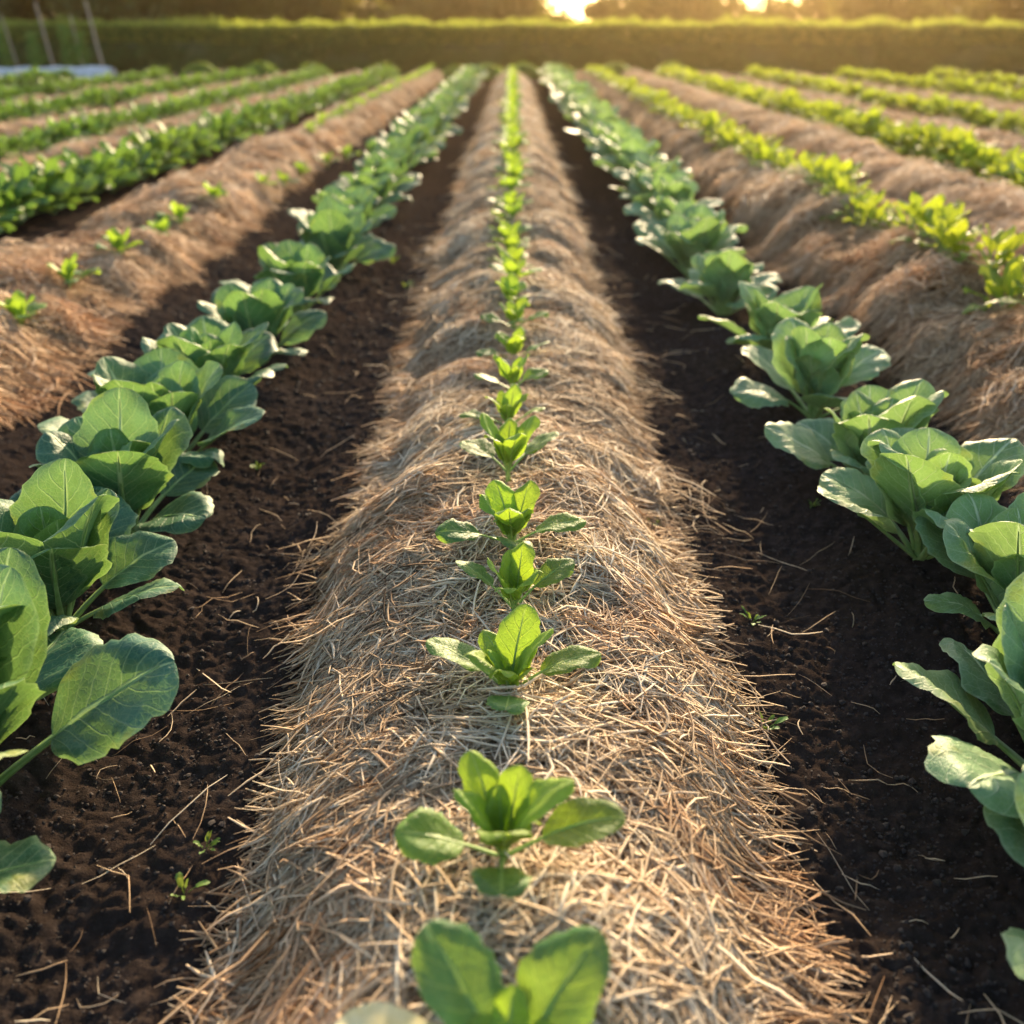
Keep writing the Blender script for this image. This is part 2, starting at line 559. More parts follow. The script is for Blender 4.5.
def straw_bed(bi, label, plan, y0=0.35, fine=0.015, fr=None):
    b = BEDS[bi]
    M = MB()
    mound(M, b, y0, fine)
    sf = bed_surf(b)
    for (n, a, z, lmin, lmax, wmin, wmax, prism, seg, p) in plan:
        x, y = samp_bed(n, b, a, z, 1.02, p)
        strands(M, n, x, y, sf, lmin, lmax, wmin, wmax, 0.024 if bi == 0 else 0.045, prism=prism, seg=seg, rough=1.0 if bi == 0 else 1.7)
    for (n, a, z, lmin, lmax, wmin, wmax, prism, seg, io) in (fr or []):
        x, y = fringe(n, b, a, z, io)
        strands(M, n, x, y, sf, lmin, lmax, wmin, wmax, 0.02, along=0.14, prism=prism, seg=seg)
    o = M.build("straw_mulch", [M_STRAW if bi == 0 else M_STRAW_SIDE, M_STRAWB])
    tag(o, label, "straw mulch", kind="stuff")
    return o


straw_bed(0, "long mounded bed of pale dry straw running down the middle, carrying bright seedlings",
          [(30000, 0.42, 1.6, 0.03, 0.18, 0.0014, 0.0058, True, 4, 1.0),
           (3200, 0.42, 2.6, 0.06, 0.20, 0.0035, 0.0075, True, 5, 1.0),
           (38000, 1.4, 4.0, 0.035, 0.17, 0.0015, 0.0058, True, 4, 1.0),
           (30000, 3.6, 9.0, 0.05, 0.18, 0.0025, 0.008, True, 3, 1.0),
           (22000, 8.0, 28.5, 0.10, 0.30, 0.005, 0.012, False, 3, 1.0)],
          fr=[(5200, 0.42, 4.0, 0.05, 0.20, 0.0013, 0.0042, True, 5, None),
              (3000, 3.6, 12.0, 0.08, 0.22, 0.0025, 0.006, False, 4, None)])
straw_bed(1, "mounded straw bed with a ragged edge and small sparse seedlings, beside the dark green leafy row",
          [(36000, 2.2, 6.5, 0.04, 0.18, 0.0022, 0.0075, True, 3, 1.0),
           (24000, 6.0, 28.5, 0.08, 0.26, 0.004, 0.010, False, 3, 1.0)],
          y0=1.6, fine=0.02, fr=[(6500, 2.2, 7.0, 0.07, 0.24, 0.002, 0.0065, True, 4, 1)])
straw_bed(2, "mounded straw bed with a ragged edge under a row of yellow green plants",
          [(36000, 1.8, 6.5, 0.04, 0.18, 0.0022, 0.0075, True, 3, 1.0),
           (24000, 6.0, 28.5, 0.08, 0.26, 0.004, 0.010, False, 3, 1.0)],
          y0=1.4, fine=0.02, fr=[(8000, 1.8, 7.0, 0.07, 0.24, 0.002, 0.0065, True, 4, -1)])
straw_bed(3, "bare reddish straw bed without seedlings below the bushy yellow green row",
          [(24000, 4.0, 10.0, 0.06, 0.22, 0.003, 0.007, False, 3, 1.0),
           (12000, 9.0, 28.5, 0.10, 0.30, 0.006, 0.012, False, 3, 1.0)],
          y0=3.5, fine=0.03, fr=[(3000, 4.0, 9.0, 0.07, 0.22, 0.003, 0.007, False, 3, -1)])
for bi, lab in ((4, "low straw strip between the first and second leafy rows on the stake side"),
                (5, "low straw strip between the second and third leafy rows on the stake side"),
                (6, "low straw strip between the third and fourth leafy rows on the stake side"),
                (7, "low straw strip behind the bushy row on the sunlit side of the field"),
                (8, "low straw strip between the two outer leafy rows on the sunlit side")):
    straw_bed(bi, lab, [(11000, 5.0, 28.5, 0.10, 0.30, 0.006, 0.013, False, 3, 1.0)], y0=4.5, fine=0.06)

# loose straws lying on the soil
M = MB()
n = 300
sg = np.where(rs.rand(n) < 0.5, -1, 1)
y = 0.6 * (7.0 / 0.6) ** rs.rand(n)
x = sg * (0.50 + np.abs(rs.randn(n)) * 0.17)
strands(M, n, x, y, ground_h, 0.03, 0.17, 0.001, 0.0034, 0.008, prism=True, seg=4, rough=0.7, tint_lo=0.1)
n = 160
y = 1.0 + rs.rand(n) * 5
x = np.where(rs.rand(n) < .5, -1, 1) * (1.2 + rs.rand(n) * 0.4)
strands(M, n, x, y, ground_h, 0.02, 0.12, 0.001, 0.003, 0.006, prism=True, seg=4, rough=0.7)
o = M.build("straw_litter", [M_STRAW])
tag(o, "loose single straws scattered on the dark soil beside the beds", "straw", kind="stuff")


# ------------------------------------------------------------------ soil clods
def ico():
    import bmesh
    bm = bmesh.new()
    bmesh.ops.create_icosphere(bm, subdivisions=1, radius=1)
    v = np.array([p.co[:] for p in bm.verts])
    f = np.array([[q.index for q in p.verts] for p in bm.faces])
    bm.free()
    return v, f


IV, IF = ico()
M = MB()
nc = 80000
cy = 0.75 * (8.0 / 0.75) ** rs.rand(nc)
cxx = (rs.rand(nc) * 2 - 1) * 1.75
keep = (np.abs(cxx) > 0.42) & (rs.rand(nc) < 0.65 + 0.45 * vnoise(cxx * 5, cy * 5))
cy, cxx = cy[keep], cxx[keep]
m_ = len(cy)
rad = (0.0013 + 0.0022 * rs.rand(m_) ** 2 + 0.005 * rs.rand(m_) ** 12) * np.clip(cy / 2.5, 1, 2.2)
cz = ground_h(cxx, cy)
shp = []
for k in range(24):
    sc_ = 1 + 0.6 * vnoise(IV[:, 0] * 2.6 + k * 1.3, IV[:, 1] * 1.9 + IV[:, 2] * 1.3 + k)
    shp.append(IV * sc_[:, None] * np.array([1, 0.7 + 0.4 * rs.rand(), 0.6 + 0.3 * rs.rand()]))
shp = np.array(shp)[rs.randint(24, size=m_)]
ca_ = rs.rand(m_) * 6.28
c_, s_ = np.cos(ca_)[:, None], np.sin(ca_)[:, None]
V = np.stack([shp[..., 0] * c_ - shp[..., 1] * s_, shp[..., 0] * s_ + shp[..., 1] * c_, shp[..., 2]], -1) * rad[:, None, None]
V = V + np.stack([cxx, cy, cz + rad * 0.3], 1)[:, None, :]
M.add(V.reshape(-1, 3), (IF[None] + (np.arange(m_) * len(IV))[:, None, None]).reshape(-1, 3))
o = M.build("soil_clods", [M_CLOD], smooth=False)
tag(o, "small crumbs and clods of dark soil lying on the ground", "soil clods", kind="stuff")


# ------------------------------------------------------------------ leaves
def leaf(M, L, W, sf, az, phi0, bend, cup=0.6, ruffle=0.01, tint=0.2, nu=20, nv=12, r0=0.012, z0=0.0, rib=0.004,
         twist=0.0, curl=0.0, tipw=0.8, mats=(0, 1), rng=None):
    """one leaf: stalk fraction sf of length L, blade half width W; phi = angle from vertical, in radians"""
    R = rng or rs
    ns = max(2, int(round(nu * 0.22)))
    t = np.concatenate([np.linspace(0, sf, ns + 1), sf + (1 - sf) * (0.5 - 0.5 * np.cos(np.linspace(0, math.pi, nu - ns + 1)[1:]))])
    phi = phi0 + bend * t ** 1.4 + 0.05 * np.sin(t * 5 + R.rand() * 6)
    dr, dz = np.sin(phi), np.cos(phi)
    ds = L * np.diff(t)
    r = r0 + np.concatenate([[0], np.cumsum((dr[1:] + dr[:-1]) / 2 * ds)])
    z = z0 + np.concatenate([[0], np.cumsum((dz[1:] + dz[:-1]) / 2 * ds)])
    # reflow blade param
    xb = np.clip((t - sf) / (1 - sf), 0, 1)
    prof = np.maximum(np.sin(math.pi * np.clip(xb, 0, 1) ** tipw), 0) ** 0.5
    prof = prof * (1 - 0.12 * (1 - xb))
    prof[-1] = 0.03
    w = np.maximum(W * prof, rib * 0.9 * (1 - 0.5 * t))
    v = np.linspace(-1, 1, nv + 1)
    T, V = np.meshgrid(t, v, indexing='ij')
    XB = np.repeat(xb[:, None], nv + 1, 1)
    Wd = np.repeat(w[:, None], nv + 1, 1)
    ph = R.rand(6) * 6.28
    Wd = Wd * (1 + 0.05 * np.sin(XB * 19 + ph[0] + np.sign(V) * 1.3) * np.abs(V) + 0.04 * np.sin(XB * 41 + ph[1] - np.sign(V)) * np.abs(V))
    cu = cup * (1 - 0.45 * XB)
    ang = V * cu
    lat = Wd * np.sin(ang) / np.maximum(np.abs(cu), 0.05)
    off = Wd * (1 - np.cos(ang)) / np.where(np.abs(cu) < 0.05, 0.05, cu)
    bl = np.clip(XB * 6, 0, 1)
    off_arc = off.copy()
    off = off + bl * ruffle * np.abs(V) ** 2.2 * (np.sin(XB * 8 + ph[2] + np.sign(V) * 1.9) + 0.35 * np.sin(XB * 17 + ph[3] - np.sign(V)))
    off = off + bl * W * 0.035 * (np.sin(V * 4 + XB * 5 + ph[4]) * np.sin(XB * 9 - np.abs(V) * 2 + ph[5]))
    # puckering between side veins, midrib sunk a little
    off = off + bl * W * (0.022 if nu > 16 else 0) * np.cos(2 * math.pi * ((XB - np.abs(V) * 0.34) * 7)) * np.clip(np.abs(V) * 3, 0, 1) * (1 - 0.4 * np.abs(V))
    off = off + bl * W * 0.035 * np.clip(np.abs(V) * 3.5, 0, 1)
    # outer rim curling back
    off = off - curl * W * np.clip(np.sqrt(V ** 2 + np.clip((XB - 0.5) * 2, 0, 1) ** 2 * 0.8) - 0.75, 0, 1) ** 1.6 * 2.4 * bl
    # the relief dies out where the blade narrows to its tip
    ft = np.where(XB > 0.5, np.clip(prof[:, None] * 1.5, 0, 1), 1.0)
    ex = off - off_arc
    mid_ = ex[:, nv // 2:nv // 2 + 1]
    off = off_arc + mid_ + (ex - mid_) * ft
    N0, N2 = -np.cos(phi)[:, None], np.sin(phi)[:, None]
    tw = twist * T
    lat2 = lat * np.cos(tw) - off * np.sin(tw)
    off2 = lat * np.sin(tw) + off * np.cos(tw)
    RR = r[:, None] + N0 * off2
    ZZ = z[:, None] + N2 * off2
    side = 0.10 * L * (R.rand() - 0.5) * T ** 2
    LAT = lat2 + side
    ca, sa = math.cos(az), math.sin(az)
    P = np.stack([RR * ca - LAT * sa, RR * sa + LAT * ca, ZZ], -1)
    uv = np.stack([V, XB + 0 * V], -1)
    uv[..., 0] = np.where(XB <= 0, 0.0, V)
    M.add(P.reshape(-1, 3), gridfaces(nu, nv), uv.reshape(-1, 2), tint, mats[0])
    # midrib and stalk: a tapered tube just under the blade
    if rib > 0:
        K = 6
        m = nu - (4 if nu > 16 else 2)
        rr = rib * (1 - t[:m] / t[m - 1] * 0.86)
        q = np.arange(K) / K * 2 * math.pi
        u_off = -rr * 0.55 + 0 * t[:m]
        cR = r[:m] + N0[:m, 0] * u_off
        cZ = z[:m] + N2[:m, 0] * u_off
        lt = rr[:, None] * np.cos(q)[None, :] * 1.25
        of = rr[:, None] * np.sin(q)[None, :] * 0.8
        Rr = cR[:, None] + N0[:m] * of
        Zr = cZ[:, None] + N2[:m] * of
        Lr = lt + side[:m, :1] if side.shape[1] > 1 else lt
        P = np.stack([Rr * ca - Lr * sa, Rr * sa + Lr * ca, Zr], -1).reshape(-1, 3)
        i, j = np.meshgrid(np.arange(m - 1), np.arange(K), indexing='ij')
        a = (i * K + j).ravel()
        b = (i * K + (j + 1) % K).ravel()
        M.add(P, np.stack([a, b, b + K, a + K], 1), None, 0.5, mats[1])


def stem_mesh(M, r, h, mat_=0):
    K = 8
    zz = np.linspace(-0.05, h, 5)
    q = np.arange(K) / K * 2 * math.pi
    P = []
    for k, z in enumerate(zz):
        rr = r * (1.15 - 0.4 * k / 4)
        P.append(np.stack([rr * np.cos(q), rr * np.sin(q), np.full(K, z)], -1))
    P = np.concatenate(P)
    i, j = np.meshgrid(np.arange(4), np.arange(K), indexing='ij')
    a = (i * K + j).ravel()
    b = (i * K + (j + 1) % K).ravel()
    M.add(P, np.stack([a, b, b + K, a + K], 1), None, 0.5, mat_)
    M.add(P[-K:], np.array([[0, 1, 2, 3], [0, 3, 4, 5], [0, 5, 6, 7]]), None, 0.5, mat_)


D = math.radians


def cabbage_spec(R, n_out=6, n_mid=7, n_in=6, scale=1.0, open_=1.0):
    """list of (group, kwargs)"""
    sp = []
    a0 = R.rand() * 6.28
    for k in range(n_out):
        a = a0 + k * 6.283 / n_out + R.randn() * 0.22
        sp.append(('outer', dict(L=R.uniform(0.22, 0.30) * scale, W=R.uniform(0.072, 0.092) * scale, sf=R.uniform(0.32, 0.42), az=a,
                                 phi0=D(R.uniform(38, 56)) * open_, bend=D(R.uniform(12, 46)), cup=R.uniform(-0.2, 0.7), ruffle=0.006,
                                 tint=R.uniform(0, 0.2), r0=0.012, z0=0.02, rib=0.0068, curl=R.uniform(0.1, 0.5), twist=R.uniform(-0.5, 0.5), tipw=0.85)))
    for k in range(n_mid):
        a = a0 + 0.4 + k * 6.283 / n_mid + R.randn() * 0.15
        sp.append(('mid', dict(L=R.uniform(0.225, 0.275) * scale, W=R.uniform(0.085, 0.105) * scale, sf=R.uniform(0.16, 0.24), az=a,
                               phi0=D(R.uniform(14, 36)) * open_, bend=D(R.uniform(-8, 18)), cup=R.uniform(0.55, 0.95), ruffle=0.008,
                               tint=R.uniform(0.05, 0.4), r0=0.012, z0=0.035, rib=0.006, curl=R.uniform(0.15, 0.6), twist=R.uniform(-0.2, 0.2), tipw=0.85)))
    for k in range(n_in):
        a = a0 + k * 2.4
        sc = 1 - 0.45 * k / n_in
        sp.append(('heart', dict(L=0.20 * scale * sc, W=0.075 * scale * sc, sf=0.08, az=a,
                                 phi0=D(R.uniform(8, 24)), bend=D(R.uniform(-32, 6)), cup=R.uniform(0.9, 1.3), ruffle=0.006,
                                 tint=R.uniform(0.35, 0.85), r0=0.010 * sc, z0=0.045, rib=0.004, curl=R.uniform(0.3, 0.9), tipw=0.9)))
    return sp


def build_plant(name, sp, mats, nu=32, nv=18, parts=True, stem_r=0.014, stem_h=0.06, one=False, rng=None):
    """parts: every outer leaf its own mesh, the inner ones a heart"""
    if one:
        M = MB()
        for g_, kw in sp:
            leaf(M, nu=nu, nv=nv, rng=rng, **kw)
        stem_mesh(M, stem_r, stem_h, 1)
        return M.build(name, mats)
    root = empty(name)
    M = MB()
    stem_mesh(M, stem_r, stem_h, 0)
    M.build("stem", [mats[1]], root)
    H_ = MB()
    hn = 0
    for g_, kw in sp:
        if g_ == 'heart':
            leaf(H_, nu=nu, nv=nv, rng=rng, **kw)
            hn += 1
        else:
            M = MB()
            leaf(M, nu=nu, nv=nv, rng=rng, **kw)
            M.build("outer_leaf", mats, root)
    if hn:
        H_.build("heart", mats, root)
    return root


def seedling_spec(R, outer=4, inner=5, scale=1.0, azs=None, front=True):
    sp = []
    azs = azs if azs is not None else [R.rand() * 6.28 + k * 6.283 / outer + R.randn() * 0.25 for k in range(outer)]
    for a in azs:
        fr_ = math.sin(a) < -0.9
        sp.append(('outer', dict(L=R.uniform(0.115, 0.150) * scale, W=R.uniform(0.030, 0.038) * scale, sf=R.uniform(0.32, 0.44), az=a,
                                 phi0=D(R.uniform(52, 58) if fr_ else R.uniform(48, 62)), bend=D(R.uniform(14, 24) if fr_ else R.uniform(20, 40)), cup=R.uniform(0.1, 0.5), ruffle=0.003,
                                 tint=R.uniform(0.0, 0.35), r0=0.004, z0=0.006, rib=0.0030, curl=R.uniform(0.2, 0.6), twist=R.uniform(-0.4, 0.4), tipw=0.9)))
    a0 = R.rand() * 6.28
    for k in range(inner):
        a = a0 + k * 2.4 + R.randn() * 0.1
        sc = 1 - 0.07 * k
        sp.append(('inner', dict(L=R.uniform(0.115, 0.145) * scale * sc, W=R.uniform(0.030, 0.038) * scale * sc, sf=0.14, az=a,
                                 phi0=D(R.uniform(14, 30)), bend=D(R.uniform(2, 32)), cup=R.uniform(0.4, 0.8), ruffle=0.004,
                                 tint=R.uniform(0.45, 1.0), r0=0.003, z0=0.012, rib=0.0024, curl=R.uniform(0.3, 0.9), tipw=0.95)))
    return sp


ORD = ["first", "second", "third", "fourth", "fifth", "sixth", "seventh", "eighth", "ninth", "tenth", "eleventh", "twelfth"]


def place(o, x, y, z, rz, s=1.0):
    o.location = (x, y, z)
    o.rotation_euler = (0, 0, rz)
    o.scale = (s, s, s)


def gz(x, y):
    return float(ground_h(np.array([x]), np.array([y]))[0])


def bz(x, y, bi):
    return float(bed_surf(BEDS[bi])(np.array([x]), np.array([y]))[0]) + 0.004


# ---- big cabbages either side of the central bed
def cabbage_row(pixels, X, mats, row_txt, group, labels, seed, spacing, prs=(1.14, 1.28)):
    R = np.random.RandomState(seed)
    protos = []
    for k in range(6):
        protos.append(build_plant("cabbage", cabbage_spec(R, scale=R.uniform(*prs), n_in=8), mats, rng=R))
    fars = [build_plant("cabbage", cabbage_spec(R), mats, nu=9, nv=6, one=True, rng=R) for _ in range(3)]
    pos = [at(*p) for p in pixels]
    y = pos[-1][1] + spacing
    while y < Y_END - 0.9:
        pos.append((X + R.randn() * 0.025, y))
        y += spacing * R.uniform(0.93, 1.07)
    used = set()
    for i, (x, y) in enumerate(pos):
        src = protos[(i * 5) % 6] if y < 8 else fars[i % 3]
        o = copy_tree(src) if id(src) in used else src
        used.add(id(src))
        place(o, x, y, gz(x, y) - 0.012, R.rand() * 6.28, R.uniform(0.97, 1.06) * (1.2 if i == 1 else 1) if y < 8 else R.uniform(1.25, 1.5))
        if i < len(labels):
            lab = labels[i]
        elif i < 12:
            lab = f"{ORD[i]} plant from the camera in {row_txt}"
        elif y < 15:
            lab = f"softly blurred plant partway along {row_txt}"
        else:
            lab = f"tiny blurred plant near the hedge end of {row_txt}"
        tag(o, lab, "cabbage", group)


cabbage_row([(-130, 965), (-22, 812), (68, 648), (132, 552), (172, 484), (214, 430), (262, 374), (300, 327), (335, 287)], -0.95,
            [M_CAB, M_STALK], "the dark cabbage row", "cabbages in the row on the stake side",
            ["cabbage mostly out of frame, only a leaf edge showing in the bottom corner",
             "cabbage cut by the picture edge with one broad leaf lying out over bare soil",
             "third cabbage from the camera in the dark row, one leaf stretched toward the straw",
             "fourth cabbage of the dark row, broad upright leaves overlapping the next head"], 11, 0.42)
cabbage_row([(1135, 990), (1048, 800), (1012, 660), (915, 580), (868, 502), (812, 432), (775, 374), (722, 322), (690, 286)], 0.95,
            [M_CAB_R, M_STALK], "the pale cabbage row", "cabbages in the row on the sunlit side",
            ["cabbage beyond the picture edge, one rounded leaf poking in low over black soil",
             "cabbage cut by the picture edge with two large dark rounded leaves above bare soil",
             "cabbage with one long pointed leaf lying out over the soil, third of the pale row",
             "full rounded cabbage with a cupped bright front leaf, fourth of the pale row"], 23, 0.40, (1.10, 1.20))

# ---- seedlings on the central straw bed
R = np.random.RandomState(5)
P2 = math.pi
near = [  # px, py, outer azimuths, inner count, scale, label
    (508, 1085, [], 0, 1.0, "large blurred seedling at the bottom edge with two broad blue green leaves"),
    (503, 862, [3.25, 0.0, -1.6], 8, 1.12, "seedling with two leaves spread sideways and one pointing down, on orange tinted straw"),
    (510, 697, [2.9, 0.15, -1.6], 8, 1.1, "seedling with a round leaf hanging toward the camera, just ahead of a smaller one"),
    (514, 612, [2.6, 0.5], 6, 1.0, "small seedling with two wide raised leaves, right behind a larger seedling"),
    (512, 548, [3.3, 0.05, -1.5], 8, 1.1, "yellow green seedling with leaves flat out to both sides, fifth along the bed"),
    (508, 476, [2.6, 0.6], 7, 1.15, "narrow upright seedling with a folded bright leaf, sixth along the bed"),
    (508, 430, [3.2, 0.1], 5, 0.9, "seventh seedling along the central bed, bright centre and low side leaves"),
    (512, 393, [2.9, 0.5], 5, 0.9, "eighth seedling along the central straw bed"),
    (514, 363, [3.3, 0.2], 5, 0.9, "ninth seedling along the central straw bed"),
    (514, 338, [3.0, 0.1, -1.5], 5, 0.9, "tenth seedling along the central straw bed")]
GS = "seedlings along the central straw bed"
for i, (px, py, azs, ni, sc, lab) in enumerate(near):
    sp = seedling_spec(R, inner=ni, scale=sc, azs=azs)
    if i == 0:
        for a_, L_, W_, p_, tn in ((2.45, 0.165, 0.050, 30, 0.0), (0.62, 0.165, 0.052, 32, 0.0), (1.5, 0.085, 0.022, 18, 0.9), (0.2, 0.07, 0.02, 25, 1.0),
                                   (-0.5, 0.15, 0.04, 62, 0.1), (3.5, 0.15, 0.04, 62, 0.1), (-1.6, 0.14, 0.04, 58, 0.2), (2.6, 0.07, 0.02, 22, 0.8)):
            sp.append(('outer' if L_ > 0.1 else 'inner', dict(L=L_, W=W_, sf=0.22, az=a_, phi0=D(p_), bend=D(22), cup=0.55, ruffle=0.005, tint=tn * 0.9, r0=0.005,
                                                              z0=0.01, rib=0.0035, curl=0.35, twist=0.0, tipw=0.85)))
    root = build_plant("lettuce_seedling", sp, [M_SEED, M_STALK_Y], nu=26, nv=12, stem_r=0.006, stem_h=0.02, rng=R)
    x, y = at(px, py, 0.155)
    for _ in range(4):
        x, y = at(px, py, bz(x, y, 0) + 0.026)
    root.location = (x, y, bz(x, y, 0) + 0.032)
    tag(root, lab, "seedling", GS)
    for c in root.children:
        if c.name.startswith("outer_leaf"):
            c.name = "leaf"
    if i == 0:
        M = MB()
        leaf(M, 0.17, 0.036, 0.3, 2.95, D(66), D(28), 0.3, 0.004, mats=(0, 0), nu=16, nv=8, rng=R)
        wl = M.build("leaf", [M_WILT], root)
        wl["label"] = "yellowed wilting leaf"
far_s = [build_plant("lettuce_seedling", seedling_spec(R, 4, 6, 0.95), [M_SEED, M_STALK_Y], nu=8, nv=4, one=True, stem_r=0.006, stem_h=0.02, rng=R) for _ in range(5)]
used = set()


def dup(src, used=used):
    if id(src) in used:
        return copy_tree(src)
    used.add(id(src))
    return src


y = at(514, 338, 0.155)[1] + 0.28
k = 10
while y < Y_END - 0.2:
    o = dup(far_s[R.randint(5)])
    x = R.randn() * 0.015
    s = 0.9 + min(0.45, (y - 3) * 0.07)
    place(o, x, y, bz(x, y, 0) + 0.012, R.rand() * 6.28, s * R.uniform(0.9, 1.1))
    lab = (f"{ORD[k]} seedling along the central straw bed" if k < 12 else
           "blurred bright seedling partway along the central straw bed" if y < 14 else
           "tiny bright seedling near the hedge end of the central straw bed")
    tag(o, lab, "seedling", GS)
    y += 0.285 * R.uniform(0.93, 1.07)
    k += 1

# ---- small plants on the side straw beds
small = [build_plant("young_chard", seedling_spec(R, 5, 5, 0.85), [M_SEED, M_STALK_Y], nu=9, nv=4, one=True, stem_r=0.005, stem_h=0.02, rng=R) for _ in range(3)]
sparse = [(18, 312), (68, 278), (120, 252), (160, 228), (180, 218), (214, 198), (262, 178), (282, 170), (300, 160), (326, 148), (345, 140)]
used2 = set()
pts = [at(px, py, 0.18) for px, py in sparse]
y = pts[-1][1] + 0.4
while y < Y_END:
    pts.append((-2.10 + R.randn() * 0.03, y))
    y += 0.42 * R.uniform(0.9, 1.1)
for i, (x, y) in enumerate(pts):
    o = dup(small[i % 3], used2)
    place(o, x, y, bz(x, y, 1) + 0.02, R.rand() * 6.28, R.uniform(1.0, 1.3))
    lab = f"{ORD[i]} sparse seedling from the camera on the straw bed beside the leafy row" if i < 12 else \
        "tiny blurred seedling far along the straw bed beside the leafy dark row"
    tag(o, lab, "seedling", "sparse seedlings on the straw bed")


def bushy_spec(R, n=20, scale=1.0, up=1.0):
    sp = []
    n = int(n * 1.7)
    for k in range(n):
        q = (k + 0.5) / n
        sp.append(('mid', dict(L=R.uniform(0.18, 0.26) * scale, W=R.uniform(0.028, 0.046) * scale, sf=R.uniform(0.25, 0.5), az=k * 2.4 + R.randn() * 0.2,
                               phi0=D(6 + 60 * q) * up, bend=D(R.uniform(5, 50)), cup=R.uniform(0, 0.7), ruffle=0.012,
                               tint=R.uniform(0, 0.5) + 0.5 * (1 - q), r0=0.01, z0=0.02, rib=0.004, curl=R.uniform(0.2, 0.9), twist=R.uniform(-0.6, 0.6), tipw=0.9)))
    return sp


def veg_row(name, cat, mats, X, y0, spacing, scale, near_n, label_near, label_far, group, seed, n=20, bed=None, spec=bushy_spec, xf=None, mid=None, stop=Y_END - 0.8):
    R = np.random.RandomState(seed)
    pr = [build_plant(name, spec(R, n, 1.0), mats, nu=10, nv=6, one=True, rng=R) for _ in range(3)]
    used = set()
    y, k = y0, 0
    while y < stop:
        x = (xf(y) if xf else X) + R.randn() * 0.03
        o = dup(pr[R.randint(3)], used)
        z = gz(x, y) if bed is None else bz(x, y, bed)
        place(o, x, y, z - 0.01, R.rand() * 6.28, scale * R.uniform(0.85, 1.15))
        lab = f"{ORD[k]} {label_near}" if k < near_n else (mid if (mid and y < 14) else label_far)
        tag(o, lab, cat, group)
        y += spacing * R.uniform(0.9, 1.1)
        k += 1


veg_row("young_chard", "chard", [M_YEL, M_STALK_Y], 1.98, 2.55, 0.27, 0.92, 12, "yellow green plant from the camera on the pale cabbages' neighbouring bed",
        "tiny yellow green plant near the hedge end of its straw bed", "yellow green plants on the straw bed", 31, n=9, bed=2,
        mid="blurred yellow green plant partway along its straw bed", xf=lambda y: 1.96)
veg_row("leafy_vegetable", "leafy vegetable", [M_DARK, M_STALK], -3.15, 4.9, 0.37, 1.42, 12, "bushy plant from the camera in the first leafy row on the stake side",
        "small blurred plant near the hedge end of the first leafy row", "plants of the first leafy row on the stake side", 32,
        mid="blurred plant partway along the first dark leafy row")
veg_row("leafy_vegetable", "leafy vegetable", [M_DARK, M_STALK], -4.80, 7.6, 0.42, 1.3, 6, "plant from the camera in the second leafy row on the stake side",
        "blurred plant in the second leafy row on the stake side", "plants of the second leafy row on the stake side", 33)
veg_row("leafy_vegetable", "leafy vegetable", [M_DARK, M_STALK], -6.6, 10.5, 0.46, 1.3, 6, "plant from the camera in the third leafy row on the stake side",
        "blurred plant in the third leafy row on the stake side", "plants of the third leafy row on the stake side", 34)
veg_row("leafy_vegetable", "leafy vegetable", [M_DARK, M_STALK], -8.8, 14.5, 0.50, 1.3, 3, "plant from the camera in the fourth leafy row on the stake side",
        "blurred plant in the fourth leafy row on the stake side", "plants of the fourth leafy row on the stake side", 35, stop=27.5)
veg_row("leafy_vegetable", "leafy vegetable", [M_DARK, M_STALK], -11.2, 19.5, 0.55, 1.3, 3, "plant from the camera in the fifth leafy row by the white fleece",
        "blurred plant in the fifth leafy row by the white fleece", "plants of the fifth leafy row on the stake side", 36, stop=27.5)
veg_row("bushy_greens", "leafy vegetable", [M_YEL, M_STALK], 3.85, 6.2, 0.38, 1.5, 12, "bushy sunlit plant from the camera above the bare reddish straw bed",
        "small glowing plant near the hedge end of the bushy sunlit row", "plants of the first bushy row on the sunlit side", 37,
        mid="blurred plant partway along the bushy sunlit row")
veg_row("bushy_greens", "leafy vegetable", [M_YEL, M_STALK], 6.1, 10.2, 0.46, 1.3, 6, "plant from the camera in the second bushy row on the sunlit side",
        "blurred plant in the second bushy row on the sunlit side", "plants of the second bushy row on the sunlit side", 38)
veg_row("bushy_greens", "leafy vegetable", [M_YEL, M_STALK], 8.4, 14.0, 0.50, 1.3, 3, "plant from the camera in the third bushy row on the sunlit side",
        "blurred plant in the third bushy row on the sunlit side", "plants of the third bushy row on the sunlit side", 39)
veg_row("bushy_greens", "leafy vegetable", [M_YEL, M_STALK], 10.8, 19.0, 0.55, 1.3, 3, "plant from the camera in the fourth bushy row on the sunlit side",
        "blurred plant in the fourth bushy row on the sunlit side", "plants of the fourth bushy row on the sunlit side", 40)


# ------------------------------------------------------------------ leaf clouds (hedge, trees, bushes)
def cards(M, P, N, size, tint, matid=0, jitter=0.6, rng=rs):
    """small pointed leaves (two folded triangles each) at points P, roughly facing N"""
    n = len(P)
    Nn = N + rng.randn(n, 3) * jitter
    Nn /= np.linalg.norm(Nn, axis=1, keepdims=True)
    up = rng.randn(n, 3)
    a = np.cross(Nn, up)
    a /= np.linalg.norm(a, axis=1, keepdims=True) + 1e-6
    b = np.cross(Nn, a)
    s = (size * (0.6 + 0.8 * rng.rand(n)))[:, None]
    v = np.stack([P - a * s, P + b * s * 0.45 + Nn * s * 0.15, P + a * s, P - b * s * 0.45 + Nn * s * 0.15], 1).reshape(-1, 3)
    M.add(v, np.arange(4 * n).reshape(-1, 4), tint=np.repeat(tint, 4), mat=matid)


